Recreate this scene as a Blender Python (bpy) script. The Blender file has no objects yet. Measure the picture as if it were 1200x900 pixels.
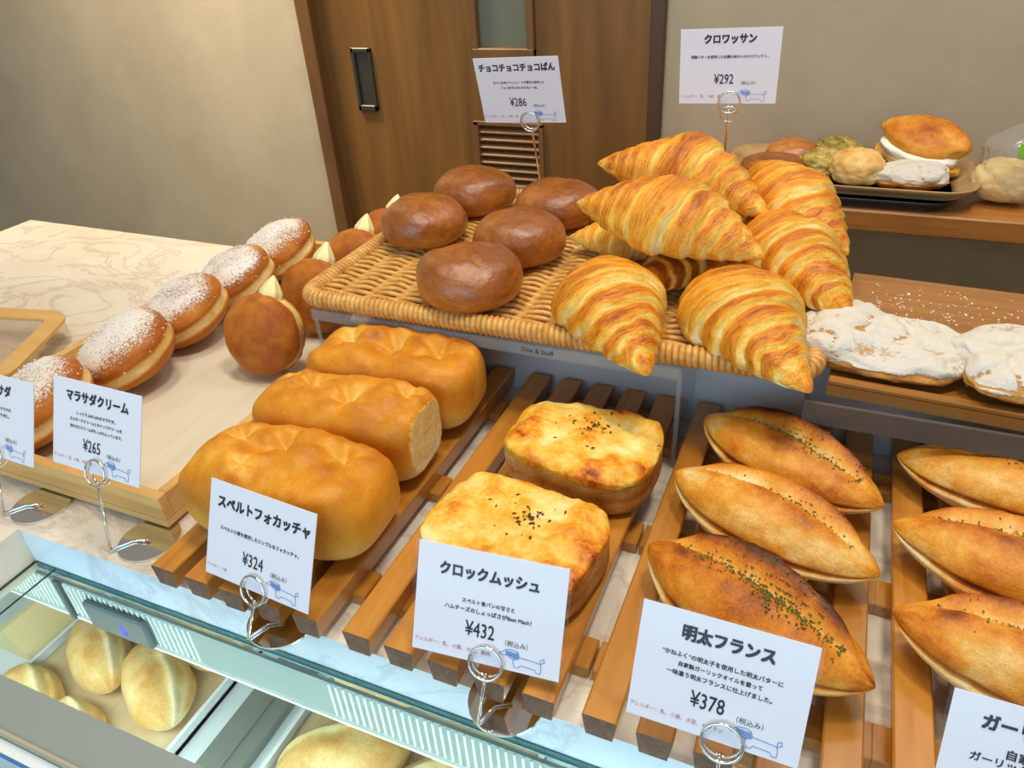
import bpy, math, random
import numpy as np
from mathutils import Vector, Matrix
C = bpy.context.scene.collection
SC = bpy.context.scene
rad = math.radians

# ------------------------------------------------------------------ camera, light, exposure
CT = 0.90                                   # height of the counter top above the floor; counter top is local z = 0
def W(x, y, z): return Vector((x, y, z + CT))
cam_d = bpy.data.cameras.new('camera'); cam = bpy.data.objects.new('camera', cam_d); C.objects.link(cam)
cam_d.sensor_width = 36.0; cam_d.lens = 36.0 * 867.44 / 1200.0
cam_d.clip_start = 0.01
_y, _t, _r = rad(-25.04), rad(-32.56), rad(-3.70)
_f = Vector((math.sin(_y)*math.cos(_t), math.cos(_y)*math.cos(_t), math.sin(_t)))
_rt = Vector((math.cos(_y), -math.sin(_y), 0)); _up = _rt.cross(_f)
_r2 = math.cos(_r)*_rt + math.sin(_r)*_up; _u2 = -math.sin(_r)*_rt + math.cos(_r)*_up
cm = Matrix((( _r2.x, _u2.x, -_f.x, 0), (_r2.y, _u2.y, -_f.y, 0), (_r2.z, _u2.z, -_f.z, 0), (0, 0, 0, 1)))
cam.matrix_world = Matrix.Translation(W(0, 0, .45)) @ cm
SC.camera = cam
SC.view_settings.view_transform = 'Standard'; SC.view_settings.look = 'None'
SC.view_settings.exposure = -0.52; SC.view_settings.gamma = 1.0; SC.view_settings.use_curve_mapping = False
wd = bpy.data.worlds.new('world'); SC.world = wd; wd.use_nodes = True
wd.node_tree.nodes['Background'].inputs[0].default_value = (1.0, .95, .86, 1)
wd.node_tree.nodes['Background'].inputs[1].default_value = 0.42
def area(name, loc, target, sx, sy, power, col):
    l = bpy.data.lights.new(name, 'AREA'); l.shape = 'DISK' if sx == sy else 'RECTANGLE'; l.size = sx
    if sx != sy: l.size_y = sy
    l.energy = power; l.color = col
    o = bpy.data.objects.new(name, l); C.objects.link(o); o.location = W(*loc)
    o.rotation_euler = (W(*target) - W(*loc)).to_track_quat('-Z', 'Y').to_euler(); return o
area('ceiling_or_wash_light', (-.55, .75, 1.7), (-.5, .7, 0), .30, .30, 12, (1, .91, .74))
area('ceiling_or_wash_light', (.15, .45, 1.7), (.1, .5, 0), .28, .28, 18, (1, .92, .77))
area('ceiling_or_wash_light', (-.35, .0, 1.7), (-.25, .45, 0), .3, .3, 7, (1, .92, .78))
area('ceiling_or_wash_light', (-1.75, 1.28, 1.75), (-1.55, 1.72, .25), .4, .2, 27, (1, .84, .60)).data.spread = rad(80)  # unseen warm wash light, added to brighten the left wall
area('ceiling_or_wash_light', (.35, 1.28, 1.75), (.3, 1.72, .25), .4, .2, 8.5, (.98, .98, 1)).data.spread = rad(120)  # cooler wash light added out of view for the right wall
area('shop_window_daylight', (-.35, -1.9, .75), (-.2, .3, .0), 2.4, 1.5, 52, (.42, .72, 1))

# ------------------------------------------------------------------ helpers
def lin(h):
    h = h.lstrip('#'); o = []
    for i in (0, 2, 4):
        v = int(h[i:i+2], 16) / 255
        o.append(v/12.92 if v <= .04045 else ((v+.055)/1.055)**2.4)
    return (*o, 1)
class N:
    def __init__(s, name):
        s.m = bpy.data.materials.new(name); s.m.use_nodes = True; s.t = s.m.node_tree; s.b = s.t.nodes['Principled BSDF']
    def n(s, typ, **k):
        x = s.t.nodes.new(typ)
        for a, v in k.items():
            if a.startswith('i_'): x.inputs[a[2:].replace('_', ' ')].default_value = v
            else: setattr(x, a, v)
        return x
    def l(s, a, b): s.t.links.new(a, b)
    def ramp(s, stops):
        r = s.n('ShaderNodeValToRGB'); e = r.color_ramp.elements
        while len(e) < len(stops): e.new(.5)
        for q, (p, c) in zip(e, stops): q.position = p; q.color = lin(c) if isinstance(c, str) else c
        return r
    def math(s, op, a, b=None, clamp=False):
        m = s.n('ShaderNodeMath', operation=op, use_clamp=clamp)
        for i, v in enumerate((a, b)):
            if v is None: continue
            if isinstance(v, (int, float)): m.inputs[i].default_value = v
            else: s.l(v, m.inputs[i])
        return m.outputs[0]
    def noise(s, vec, scale, detail=4, rough=.55, dist=0):
        x = s.n('ShaderNodeTexNoise'); x.inputs['Scale'].default_value = scale; x.inputs['Detail'].default_value = detail
        x.inputs['Roughness'].default_value = rough; x.inputs['Distortion'].default_value = dist
        if vec is not None: s.l(vec, x.inputs['Vector'])
        return x.outputs['Fac']
    def mapv(s, scale, rot=(0, 0, 0), src='Object', rnd=False):
        tc = s.n('ShaderNodeTexCoord'); mp = s.n('ShaderNodeMapping'); mp.inputs['Scale'].default_value = scale; mp.inputs['Rotation'].default_value = rot
        out = tc.outputs[src]
        if rnd:
            oi = s.n('ShaderNodeObjectInfo'); va = s.n('ShaderNodeVectorMath', operation='ADD')
            sc = s.n('ShaderNodeVectorMath', operation='SCALE'); sc.inputs['Scale'].default_value = 3.0
            cb = s.n('ShaderNodeCombineXYZ')
            for i in range(3): s.l(oi.outputs['Random'], cb.inputs[i])
            s.l(cb.outputs[0], sc.inputs[0]); s.l(sc.outputs[0], va.inputs[1]); s.l(out, va.inputs[0]); out = va.outputs[0]
        s.l(out, mp.inputs[0]); return mp.outputs[0]
    def bump(s, h, st, dist=.002):
        b = s.n('ShaderNodeBump'); b.inputs['Strength'].default_value = st; b.inputs['Distance'].default_value = dist
        s.l(h, b.inputs['Height']); s.l(b.outputs[0], s.b.inputs['Normal'])
def plain(name, col, rough=.5, metal=0, coat=0, spec=.5, **k):
    m = N(name); m.b.inputs['Base Color'].default_value = lin(col); m.b.inputs['Roughness'].default_value = rough
    m.b.inputs['Metallic'].default_value = metal; m.b.inputs['Coat Weight'].default_value = coat; m.b.inputs['Specular IOR Level'].default_value = spec
    if 'emit' in k: m.b.inputs['Emission Color'].default_value = lin(col); m.b.inputs['Emission Strength'].default_value = k['emit']
    return m.m
def wood(name, a, b, c, scale=(40, 4, 40), rough=.4, nscale=1.0, coat=.0, rnd=True, spread=(.25, .5, .78)):
    m = N(name); v = m.mapv(scale, rnd=rnd)
    f = m.noise(v, nscale, 6, .62, .6)
    f2 = m.noise(m.mapv(tuple(q*4 for q in scale), rnd=rnd), nscale, 3, .6)
    s = m.math('ADD', m.math('MULTIPLY', f, .8), m.math('MULTIPLY', f2, .2))
    r = m.ramp([(spread[0], a), (spread[1], b), (spread[2], c)]); m.l(s, r.inputs[0]); m.l(r.outputs[0], m.b.inputs['Base Color'])
    m.b.inputs['Roughness'].default_value = rough; m.b.inputs['Coat Weight'].default_value = coat; m.b.inputs['Coat Roughness'].default_value = .15
    m.bump(s, .15, .001); return m.m
def clear(name, tint, refl=1.0, rough=.02, ior=1.45, alpha=0.0, body='#ffffff'):
    m = N(name); t = m.t; out = t.nodes['Material Output']
    tr = m.n('ShaderNodeBsdfTransparent'); tr.inputs[0].default_value = lin(tint)
    gl = m.n('ShaderNodeBsdfGlossy'); gl.inputs['Roughness'].default_value = rough
    fr = m.n('ShaderNodeFresnel'); fr.inputs[0].default_value = ior
    mx = m.n('ShaderNodeMixShader'); ge = m.n('ShaderNodeNewGeometry'); m.l(m.math('MULTIPLY', m.math('MULTIPLY', fr.outputs[0], refl, True), m.math('SUBTRACT', 1.0, ge.outputs['Backfacing'])), mx.inputs[0]); m.l(tr.outputs[0], mx.inputs[1]); m.l(gl.outputs[0], mx.inputs[2])
    last = mx
    if alpha:
        df = m.n('ShaderNodeBsdfDiffuse'); df.inputs[0].default_value = lin(body)
        m2 = m.n('ShaderNodeMixShader'); m2.inputs[0].default_value = alpha; m.l(mx.outputs[0], m2.inputs[1]); m.l(df.outputs[0], m2.inputs[2]); last = m2
    m.l(last.outputs[0], out.inputs[0]); t.nodes.remove(m.b); return m.m

def mesh(name, V, F, mat, parent=None, loc=None, rot=None, attrs=None, smooth=True, M=None):
    me = bpy.data.meshes.new(name); V = np.asarray(V, float)
    me.from_pydata(V.tolist(), [], [tuple(int(i) for i in f) for f in F]); me.update()
    if smooth: me.polygons.foreach_set('use_smooth', [True]*len(me.polygons))
    for k, a in (attrs or {}).items():
        a = np.asarray(a, float)
        if a.ndim == 1: at = me.attributes.new(k, 'FLOAT', 'POINT'); at.data.foreach_set('value', a)
        else: at = me.attributes.new(k, 'FLOAT_VECTOR', 'POINT'); at.data.foreach_set('vector', a.ravel())
    me.materials.append(mat)
    return link(name, me, parent, loc, rot, M)
def link(name, me, parent=None, loc=None, rot=None, M=None):
    o = bpy.data.objects.new(name, me); C.objects.link(o)
    if parent: o.parent = parent
    if M is not None: o.matrix_world = M
    if loc is not None: o.location = loc if parent else W(*loc)
    if rot is not None: o.rotation_euler = rot
    return o
def tag(o, label, cat, group=None, kind=None):
    o['label'] = label; o['category'] = cat
    if group: o['group'] = group
    if kind: o['kind'] = kind
    return o
def thing(name, label, cat, loc=(0, 0, 0), rot=(0, 0, 0), group=None):
    o = bpy.data.objects.new(name, None); C.objects.link(o); o.location = W(*loc); o.rotation_euler = rot; o.empty_display_size = .02
    return tag(o, label, cat, group)
def struct(o): o['kind'] = 'structure'; return o
def copy_tree(o, parent=None):
    c = o.copy(); C.objects.link(c)
    if parent: c.parent = parent
    for ch in list(o.children): copy_tree(ch, c)
    return c
class MB:
    def __init__(s): s.V = []; s.F = []
    def add(s, V, F):
        b = len(s.V); s.V += [tuple(v) for v in V]; s.F += [tuple(i+b for i in f) for f in F]; return s
    def box(s, x0, x1, y0, y1, z0, z1, c=0.0):
        if c <= 0:
            V = [(x, y, z) for z in (z0, z1) for y in (y0, y1) for x in (x0, x1)]
            return s.add(V, [(0, 2, 3, 1), (4, 5, 7, 6), (0, 1, 5, 4), (2, 6, 7, 3), (0, 4, 6, 2), (1, 3, 7, 5)])
        V = []; idx = {}
        xs, ys, zs = (x0, x1), (y0, y1), (z0, z1); sg = (1, -1)
        for i in (0, 1):
            for j in (0, 1):
                for k in (0, 1):
                    x, y, z = xs[i], ys[j], zs[k]; a, b, d = sg[i]*c, sg[j]*c, sg[k]*c
                    for t, p in (('x', (x, y+b, z+d)), ('y', (x+a, y, z+d)), ('z', (x+a, y+b, z))):
                        idx[i, j, k, t] = len(V); V.append(p)
        g = lambda *q: idx[q]; F = []
        for i in (0, 1):
            q = [g(i, 0, 0, 'x'), g(i, 1, 0, 'x'), g(i, 1, 1, 'x'), g(i, 0, 1, 'x')]; F.append(q if i else q[::-1])
            q = [g(0, i, 0, 'y'), g(0, i, 1, 'y'), g(1, i, 1, 'y'), g(1, i, 0, 'y')]; F.append(q if i else q[::-1])
            q = [g(0, 0, i, 'z'), g(1, 0, i, 'z'), g(1, 1, i, 'z'), g(0, 1, i, 'z')]; F.append(q if i else q[::-1])
        for a in (0, 1):
            for b in (0, 1):
                q = [g(a, b, 0, 'x'), g(a, b, 1, 'x'), g(a, b, 1, 'y'), g(a, b, 0, 'y')]; F.append(q if (a+b) % 2 else q[::-1])
                q = [g(a, 0, b, 'x'), g(a, 0, b, 'z'), g(a, 1, b, 'z'), g(a, 1, b, 'x')]; F.append(q if (a+b) % 2 else q[::-1])
                q = [g(0, a, b, 'y'), g(1, a, b, 'y'), g(1, a, b, 'z'), g(0, a, b, 'z')]; F.append(q if (a+b) % 2 else q[::-1])
                for k in (0, 1):
                    q = [g(a, b, k, 'x'), g(a, b, k, 'y'), g(a, b, k, 'z')]; F.append(q if (a+b+k) % 2 else q[::-1])
        return s.add(V, F)
    def tube(s, P, r, n=8, closed=False, cap=True, ry=None):
        P = np.asarray(P, float); m = len(P); R = np.full(m, r) if np.isscalar(r) else np.asarray(r, float)
        T = np.roll(P, -1, 0) - np.roll(P, 1, 0)
        if not closed: T[0] = P[1]-P[0]; T[-1] = P[-1]-P[-2]
        T /= np.linalg.norm(T, axis=1)[:, None] + 1e-12
        u = np.cross(T[0], (0, 0, 1.0))
        if np.linalg.norm(u) < 1e-3: u = np.cross(T[0], (0, 1.0, 0))
        u /= np.linalg.norm(u); V = []
        for i in range(m):
            u = u - T[i]*(u@T[i]); u /= np.linalg.norm(u)+1e-12; w = np.cross(T[i], u)
            for k in range(n):
                a = 2*math.pi*k/n; V.append(P[i] + R[i]*(math.cos(a)*u) + (R[i] if ry is None else ry)*math.sin(a)*w)
        F = []
        for i in range(m if closed else m-1):
            j = (i+1) % m
            for k in range(n): F.append((i*n+k, i*n+(k+1) % n, j*n+(k+1) % n, j*n+k))
        if cap and not closed: F.append(tuple(range(n))[::-1]); F.append(tuple((m-1)*n+k for k in range(n)))
        return s.add(V, F)
    def prism(s, pts, z0, z1):
        n = len(pts); V = [(x, y, z0) for x, y in pts] + [(x, y, z1) for x, y in pts]
        return s.add(V, [tuple(range(n))[::-1], tuple(range(n, 2*n))] + [(i, (i+1) % n, n+(i+1) % n, n+i) for i in range(n)])
    def build(s, name, mat, parent=None, smooth=False, **k): return mesh(name, s.V, s.F, mat, parent, smooth=smooth, **k)
def rrect(x0, x1, y0, y1, r, n=6):
    P = []
    for cx, cy, a in ((x1-r, y1-r, 0), (x0+r, y1-r, 90), (x0+r, y0+r, 180), (x1-r, y0+r, 270)):
        for k in range(n+1): t = rad(a+90*k/n); P.append((cx+r*math.cos(t), cy+r*math.sin(t)))
    return P
def rpoly(pts, r, n=6):
    P = []; m = len(pts)
    for i in range(m):
        a, b, c = (np.array(pts[(i+d) % m], float) for d in (-1, 0, 1))
        p = b+(a-b)/np.linalg.norm(a-b)*r; q = b+(c-b)/np.linalg.norm(c-b)*r
        for k in range(n+1): t = k/n; P.append((1-t)**2*p + 2*t*(1-t)*b + t*t*q)
    return P
# numpy value noise
def _h(i, j, k, s):
    n = (i*374761393 + j*668265263 + k*2147483647*0 + k*1274126177 + s*974711) & 0xffffffff
    n = ((n ^ (n >> 13)) * 1274126177) & 0xffffffff
    return ((n ^ (n >> 16)) & 0xffff) / 65535.0
def vn(P, sc, seed=0):
    P = np.asarray(P, float)*sc; I = np.floor(P).astype(np.int64); f = P-I; f = f*f*(3-2*f); o = 0
    for a in (0, 1):
        for b in (0, 1):
            for c in (0, 1):
                w = (f[:, 0] if a else 1-f[:, 0])*(f[:, 1] if b else 1-f[:, 1])*(f[:, 2] if c else 1-f[:, 2])
                o = o + w*_h(I[:, 0]+a, I[:, 1]+b, I[:, 2]+c, seed)
    return o*2-1
def fbm(P, sc, seed=0, o=3): return sum(vn(P, sc*2**i, seed+i*17)/2**i for i in range(o))
def sph(nu, nv, axis='z'):
    V = [(0, 0, 1)]
    for i in range(1, nv):
        p = math.pi*i/nv
        for k in range(nu): t = 2*math.pi*k/nu; V.append((math.sin(p)*math.cos(t), math.sin(p)*math.sin(t), math.cos(p)))
    V.append((0, 0, -1)); F = [(0, 1+k, 1+(k+1) % nu) for k in range(nu)]
    for i in range(nv-2):
        a = 1+i*nu; F += [(a+k, a+nu+k, a+nu+(k+1) % nu, a+(k+1) % nu) for k in range(nu)]
    a = 1+(nv-2)*nu; F += [(a+(k+1) % nu, a+k, len(V)-1) for k in range(nu)]
    V = np.array(V)
    if axis == 'x': V = V[:, [2, 0, 1]]
    return V, F
def sq(D, a, b):
    A = np.abs(D)+1e-9; k = ((A[:, 0]**a+A[:, 1]**a)**(b/a)+A[:, 2]**b)**(1/b); return D/k[:, None]
def sm(a, b, x): t = np.clip((x-a)/(b-a), 0, 1); return t*t*(3-2*t)
def nrm(V, F):
    n = np.zeros_like(V)
    T = np.array([f[:3] for f in F]); c = np.cross(V[T[:, 1]]-V[T[:, 0]], V[T[:, 2]]-V[T[:, 0]])
    for i in range(3): np.add.at(n, T[:, i], c)
    return n/(np.linalg.norm(n, axis=1)[:, None]+1e-12)

# ------------------------------------------------------------------ materials
def bread(name, stops, amp=.35, scale=25, rough=.45, coat=0, fine=160, bump=.3, dust=None, herb=False, stripes=False, bscale=None, spec=.28, sss=0):
    m = N(name); v = m.mapv((1, 1, 1), rnd=True)
    at = m.n('ShaderNodeAttribute', attribute_name='toast')
    n1 = m.noise(v, scale, 8, .7); n2 = m.noise(v, fine*1.8, 4, .7)
    s = m.math('ADD', at.outputs['Fac'], m.math('MULTIPLY', m.math('SUBTRACT', n1, .5), amp*4))
    s = m.math('ADD', s, m.math('MULTIPLY', m.math('SUBTRACT', n2, .5), amp*1.8))
    h = m.math('ADD', n2, n1)
    if stripes:
        cr = m.n('ShaderNodeAttribute', attribute_name='cr'); n3 = m.noise(cr.outputs['Vector'], 1.0, 3, .6)
        s = m.math('ADD', s, m.math('MULTIPLY', m.math('SUBTRACT', n3, .5), .85)); h = m.math('ADD', h, m.math('MULTIPLY', n3, 1.6))
    r = m.ramp(stops); m.l(s, r.inputs[0]); col = r.outputs[0]
    if dust:
        da = m.n('ShaderNodeAttribute', attribute_name='dust'); n4 = m.noise(v, dust[1], 4, .7)
        f = m.math('MULTIPLY', m.math('SUBTRACT', m.math('ADD', da.outputs['Fac'], m.math('MULTIPLY', m.math('SUBTRACT', n4, .5), dust[2])), .5), 5, True)
        f = m.math('ADD', f, 0, True); mx = m.n('ShaderNodeMix', data_type='RGBA'); m.l(f, mx.inputs[0]); m.l(col, mx.inputs[6]); mx.inputs[7].default_value = lin(dust[0]); col = mx.outputs[2]
        h = m.math('ADD', h, m.math('MULTIPLY', f, .7))
    m.l(col, m.b.inputs['Base Color']); m.b.inputs['Roughness'].default_value = rough; m.b.inputs['Coat Weight'].default_value = coat
    m.b.inputs['Coat Roughness'].default_value = .32; m.b.inputs['Specular IOR Level'].default_value = spec
    m.bump(h, bump, .0015); return m.m
M_croi = bread('croissant_crust', [(.0, '#f4e2aa'), (.2, '#f4d278'), (.42, '#efb43e'), (.64, '#e0921e'), (.84, '#c26c14'), (1, '#94490e')], .15, 34, .40, .15, 220, .6, stripes=True)
M_choc = bread('chocolate_bun_crust', [(.0, '#d6954c'), (.3, '#b66c24'), (.6, '#904e15'), (1, '#582b09')], .14, 18, .30, .35, 70, 1.0, spec=.5)
M_foc = bread('focaccia_crust', [(.0, '#efdfae'), (.2, '#ecca78'), (.4, '#e6ab3e'), (.62, '#d68b20'), (.85, '#b96c14'), (1, '#8a4d12')], .15, 24, .46, .05, 200, .28)
M_crouside = bread('toast_crust', [(.0, '#f3daa0'), (.25, '#e2ad5a'), (.5, '#c08030'), (.8, '#965618'), (1, '#63320e')], .26, 40, .6, 0, 260, .8)
M_cheese = bread('melted_cheese', [(.0, '#f6e6ac'), (.3, '#f4d272'), (.5, '#efb840'), (.66, '#e59526'), (.82, '#c86414'), (.93, '#7a3510'), (1, '#4a1f0c')], .26, 55, .38, .12, 150, .6)
M_ment = bread('hard_roll_crust', [(.0, '#f2e0b0'), (.2, '#e9c479'), (.4, '#e09c34'), (.6, '#ce7a1a'), (.8, '#9c5010'), (1, '#55260c')], .20, 40, .45, .12, 260, .5, dust=('#d9c48a', 300, 1.1))
M_herb = plain('dried_parsley', '#565a1c', .8)
M_don = bread('fried_dough', [(.0, '#f0d192'), (.22, '#e3b160'), (.42, '#c67a24'), (.65, '#a95714'), (1, '#6b320e')], .11, 40, .5, .05, 220, .6, dust=('#efe6dc', 420, 1.3))
M_sugar = plain('sugar_crystals', '#ebe4dc', .35)
M_cream = plain('custard_cream', '#f3e3a4', .4)
M_powd = bread('powdered_pastry', [(.0, '#dba558'), (.4, '#c08238'), (.7, '#8f521c'), (1, '#4a230e')], .25, 40, .6, 0, 200, .8, dust=('#d6cdbf', 260, .9))
M_pale = bread('pale_pie_dough', [(.0, '#f8ecc6'), (.3, '#f2dca4'), (.55, '#e7bf78'), (.8, '#d59a4a'), (1, '#b87a34')], .2, 30, .55, .0, 200, .5)
M_green = bread('green_scone', [(.0, '#e8d9a0'), (.35, '#d3bd74'), (.6, '#b79a4a'), (.8, '#8f7a36'), (1, '#5e5a2a')], .4, 45, .6, 0, 200, .7)
M_slat = wood('slat_wood', '#a16420', '#bd7c2a', '#cf923e', (60, 5, 60), .35, 1, .2)
M_slatend = wood('sawn_end_grain', '#5f4432', '#7c5c46', '#94745a', (200, 200, 200), .8)
M_trayw = wood('blond_tray_wood', '#cf9850', '#dcab63', '#e5bb78', (5, 40, 60), .4)
M_liner = wood('beige_liner', '#d2c5ab', '#ddd1b9', '#e6dcc6', (30, 3, 30), .5, rnd=False)
M_brown = wood('oiled_tray_wood', '#70451a', '#966027', '#b07a3a', (4, 50, 50), .35, 1, .3)
M_shelf = wood('shelf_wood', '#8a5320', '#aa6c2e', '#c08742', (4, 40, 60), .35, 1, .2)
M_door = wood('door_wood', '#54340f', '#704a18', '#8a6026', (9, 9, .8), .5, 1.2, rnd=False)
M_frame = wood('door_frame_wood', '#56371a', '#6b4720', '#7a552b', (14, 14, 1.2), .5, 1.2)
def cane():
    m = N('cane'); v = m.mapv((90, 90, 90)); r = m.ramp([(.25, '#b97f35'), (.5, '#d39c4d'), (.75, '#e3b468')]); m.l(m.noise(v, 1, 3), r.inputs[0]); m.l(r.outputs[0], m.b.inputs['Base Color'])
    m.b.inputs['Roughness'].default_value = .4; return m.m
M_cane = cane()
def marble(name, base, vein, scale=4, rough=.22):
    m = N(name); v = m.mapv((scale, scale*1.6, scale), rnd=False); n = m.noise(v, 1, 7, .62, 1.4)
    d = m.math('ABSOLUTE', m.math('SUBTRACT', n, .5)); r = m.ramp([(0, vein), (.035, base), (1, base)]); m.l(d, r.inputs[0])
    n2 = m.noise(v, .6, 4, .6); mx = m.n('ShaderNodeMix', data_type='RGBA', blend_type='MULTIPLY'); r2 = m.ramp([(.35, '#efe8e0'), (.6, '#ffffff')]); m.l(n2, r2.inputs[0])
    mx.inputs[0].default_value = 1; m.l(r.outputs[0], mx.inputs[6]); m.l(r2.outputs[0], mx.inputs[7]); m.l(mx.outputs[2], m.b.inputs['Base Color']); m.b.inputs['Roughness'].default_value = rough; return m.m
M_marble = marble('counter_marble', '#eee4d3', '#d8ccbb', 5)
def plaster(name, a, b):
    m = N(name); v = m.mapv((1, 1, 1)); n = m.noise(v, 3.5, 8, .65); r = m.ramp([(.3, a), (.7, b)]); m.l(n, r.inputs[0]); m.l(r.outputs[0], m.b.inputs['Base Color']); m.b.inputs['Roughness'].default_value = .85; m.bump(m.noise(v, 60, 4), .12, .002); return m.m
M_wall = plaster('greige_wall', '#a3957d', '#b3a58c')
M_floor = plain('floor_grey', '#8d8880', .6)
M_glass = clear('case_glass', '#edf5f3', 1.2, .02)
M_glassedge = plain('glass_edge', '#2f6a6a', .15)
M_acr = clear('clear_acrylic', '#f4f6f6', .8, .03)
M_acredge = clear('acrylic_edge', '#eef0f0', .8, .1, 1.45, .16, '#e8e6e0')
M_film = clear('lamination_film', '#ffffff', .55, .08)
M_bag = clear('plastic_bag', '#f4f4f2', 1.6, .12, 1.45, .12, '#f0f0ee')
M_paper = plain('card_paper', '#eceaf0', .6)
M_ink = plain('black_ink', '#23232a', .7)
M_red = plain('pink_ink', '#d98f92', .7)
M_blue = plain('blue_ink', '#5b8fcf', .7)
M_chrome = plain('chrome', '#e6e4e0', .08, 1)
M_steel = plain('brushed_steel', '#b9beb9', .35, .8)
M_grey = plain('grey_case_metal', '#9aa09a', .4, .2)
M_greyp = plain('slate_panel', '#cdc9c6', .4)
M_plum = plain('smoked_acrylic', '#5c534c', .25)
M_white = plain('white_case_liner', '#e8eeee', .4)
M_dark = plain('black_plastic', '#2a2a2a', .4)
M_strip = plain('louvre_grey', '#8b9893', .5)
M_stripw = plain('louvre_white', '#dfe8e4', .5)

# ------------------------------------------------------------------ room shell
WY = 1.70
w = MB().box(-3.2, 2.2, WY, WY+.12, -CT, 1.9).build('wall_back', M_wall, loc=(0, 0, 0)); struct(w)
f = MB().box(-3.2, 2.2, -2.6, WY, -CT-.1, -CT).build('floor', M_floor, loc=(0, 0, 0)); struct(f)
# sliding door in the back wall
door = bpy.data.objects.new('door_1', None); C.objects.link(door); door.location = W(0, 0, 0); struct(door)
dz0, dz1 = -CT+.002, 1.15
p = MB()
p.box(-1.252, -.828, WY-.018, WY-.001, dz0, dz1); p.box(-.672, -.412, WY-.018, WY-.001, dz0, dz1)
p.box(-.828, -.672, WY-.018, WY-.001, .016, .175); p.box(-.828, -.672, WY-.018, WY-.001, dz0, -.135); p.box(-.828, -.672, WY-.018, WY-.001, .80, dz1)
p.build('door_panel', M_door, door)
MB().box(-1.292, -1.252, WY-.05, WY-.001, dz0, dz1+.04, .002).build('door_jamb', M_frame, door)
MB().box(-.412, -.382, WY-.022, WY-.001, dz0, dz1+.04, .002).build('door_jamb', plain('dark_jamb', '#4a331c', .5), door)
fr = MB(); fr.box(-.829, -.812, WY-.03, WY-.002, .165, .82, .002); fr.box(-.690, -.673, WY-.03, WY-.002, .165, .82, .002)
fr.box(-.829, -.673, WY-.031, WY-.002, .163, .187, .003); fr.box(-.829, -.673, WY-.031, WY-.002, .80, .822, .003); fr.build('window_frame', M_frame, door)
MB().box(-.82, -.68, WY-.012, WY-.006, .185, .80).build('window_pane', clear('frosted_pane', '#c8ccc2', 1.0, .05, 1.45, .45, '#8f9384'), door)
lv = MB(); lv.box(-.842, -.83, WY-.024, WY-.002, -.14, .02, .001); lv.box(-.672, -.660, WY-.024, WY-.002, -.14, .02, .001); lv.box(-.842, -.66, WY-.024, WY-.002, .012, .022, .001); lv.box(-.842, -.66, WY-.024, WY-.002, -.145, -.135, .001)
for k in range(8):
    z = .004-.0185*k; lv.add([(-.83, WY-.022, z-.008), (-.67, WY-.022, z-.008), (-.67, WY-.004, z+.008), (-.83, WY-.004, z+.008), (-.83, WY-.022, z-.011), (-.67, WY-.022, z-.011), (-.67, WY-.004, z+.005), (-.83, WY-.004, z+.005)], [(0, 1, 2, 3), (4, 7, 6, 5), (0, 4, 5, 1)])
lv.build('louvre_vent', M_frame, door)
MB().box(-.83, -.67, WY-.004, WY-.0015, -.14, .02).build('vent_backing', plain('vent_dark', '#1e150c', .9), door)
hd = MB(); x0, x1, z0, z1 = -1.168, -1.110, .035, .185
hd.box(x0, x0+.01, WY-.026, WY-.012, z0, z1, .002); hd.box(x1-.01, x1, WY-.026, WY-.012, z0, z1, .002); hd.box(x0, x1, WY-.026, WY-.012, z1-.012, z1, .002); hd.box(x0, x1, WY-.026, WY-.012, z0, z0+.014, .002); hd.box(x0+.01, x1-.01, WY-.0185, WY-.016, z0, z1)
hd.build('door_handle', plain('dark_steel', '#5d5a50', .3, .8), door)

# wall shelf
sh = MB().box(-.37, 1.2, 1.40, WY-.001, -.068, -.030, .003).build('wall_shelf', M_shelf, loc=(0, 0, 0))
tag(sh, 'thick brown wooden ledge fixed to the grey wall, right background', 'shelf')

# ------------------------------------------------------------------ counter and chilled case
ctr = thing('serving_counter', 'pale marble-topped bakery counter with a sunken opening for the chilled case', 'counter')
t = MB(); WX = -.632
t.box(-1.411, 1.4, .290, .887, -.028, 0); t.box(WX, 1.4, .2712, .290, -.0006, 0); t.box(-1.411, WX, -.25, .290, -.028, 0)
t.box(WX-.02, WX, -.25, .290, -.05, -.028)
MB().box(WX, 1.4, .2712, .290, -.05, -.0006).build('blue_lit_well_face', marble('blue_lit_well_face', '#d3e3f0', '#c3d0de', 6), ctr)  # bluish colour stands in for blue light reflected onto the well face
t.build('worktop', M_marble, ctr)
b = MB(); b.box(-1.39, 1.38, .56, .87, -CT+.001, -.028); b.box(-1.39, -.86, -.2, .56, -CT+.001, -.028); b.build('cabinet_base', plain('counter_base', '#cfc6b8', .6), ctr)

case = thing('chilled_showcase', 'low grey chilled showcase with glass top, sunk into the counter front', 'display case')
MB().box(WX+.002, 1.38, .172, .270, -.0455, -.0395).build('glass_top', M_glass, case)
MB().box(WX+.002, 1.38, .2700, .2718, -.047, -.0388).build('glass_edge', M_glassedge, case)
MB().box(WX+.0005, WX+.0018, .172, .270, -.0410, -.0392).build('glass_edge', M_dark, case)
q = MB(); q.add([(WX, .172, -.039), (1.38, .172, -.039), (1.38, .140, -.044), (WX, .140, -.044), (WX, .172, -.05), (1.38, .172, -.05), (1.38, .14, -.06), (WX, .14, -.06)], [(0, 3, 2, 1), (3, 7, 6, 2), (0, 1, 5, 4), (4, 5, 6, 7)]); q.build('front_rail', M_grey, case)
MB().box(WX, 1.38, .1385, .1405, -.062, -.043).build('front_trim', plain('beige_trim', '#b5a98e', .5), case)
MB().box(WX, 1.38, .130, .138, -CT+.08, -.052).build('front_panel', M_white, case)
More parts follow.
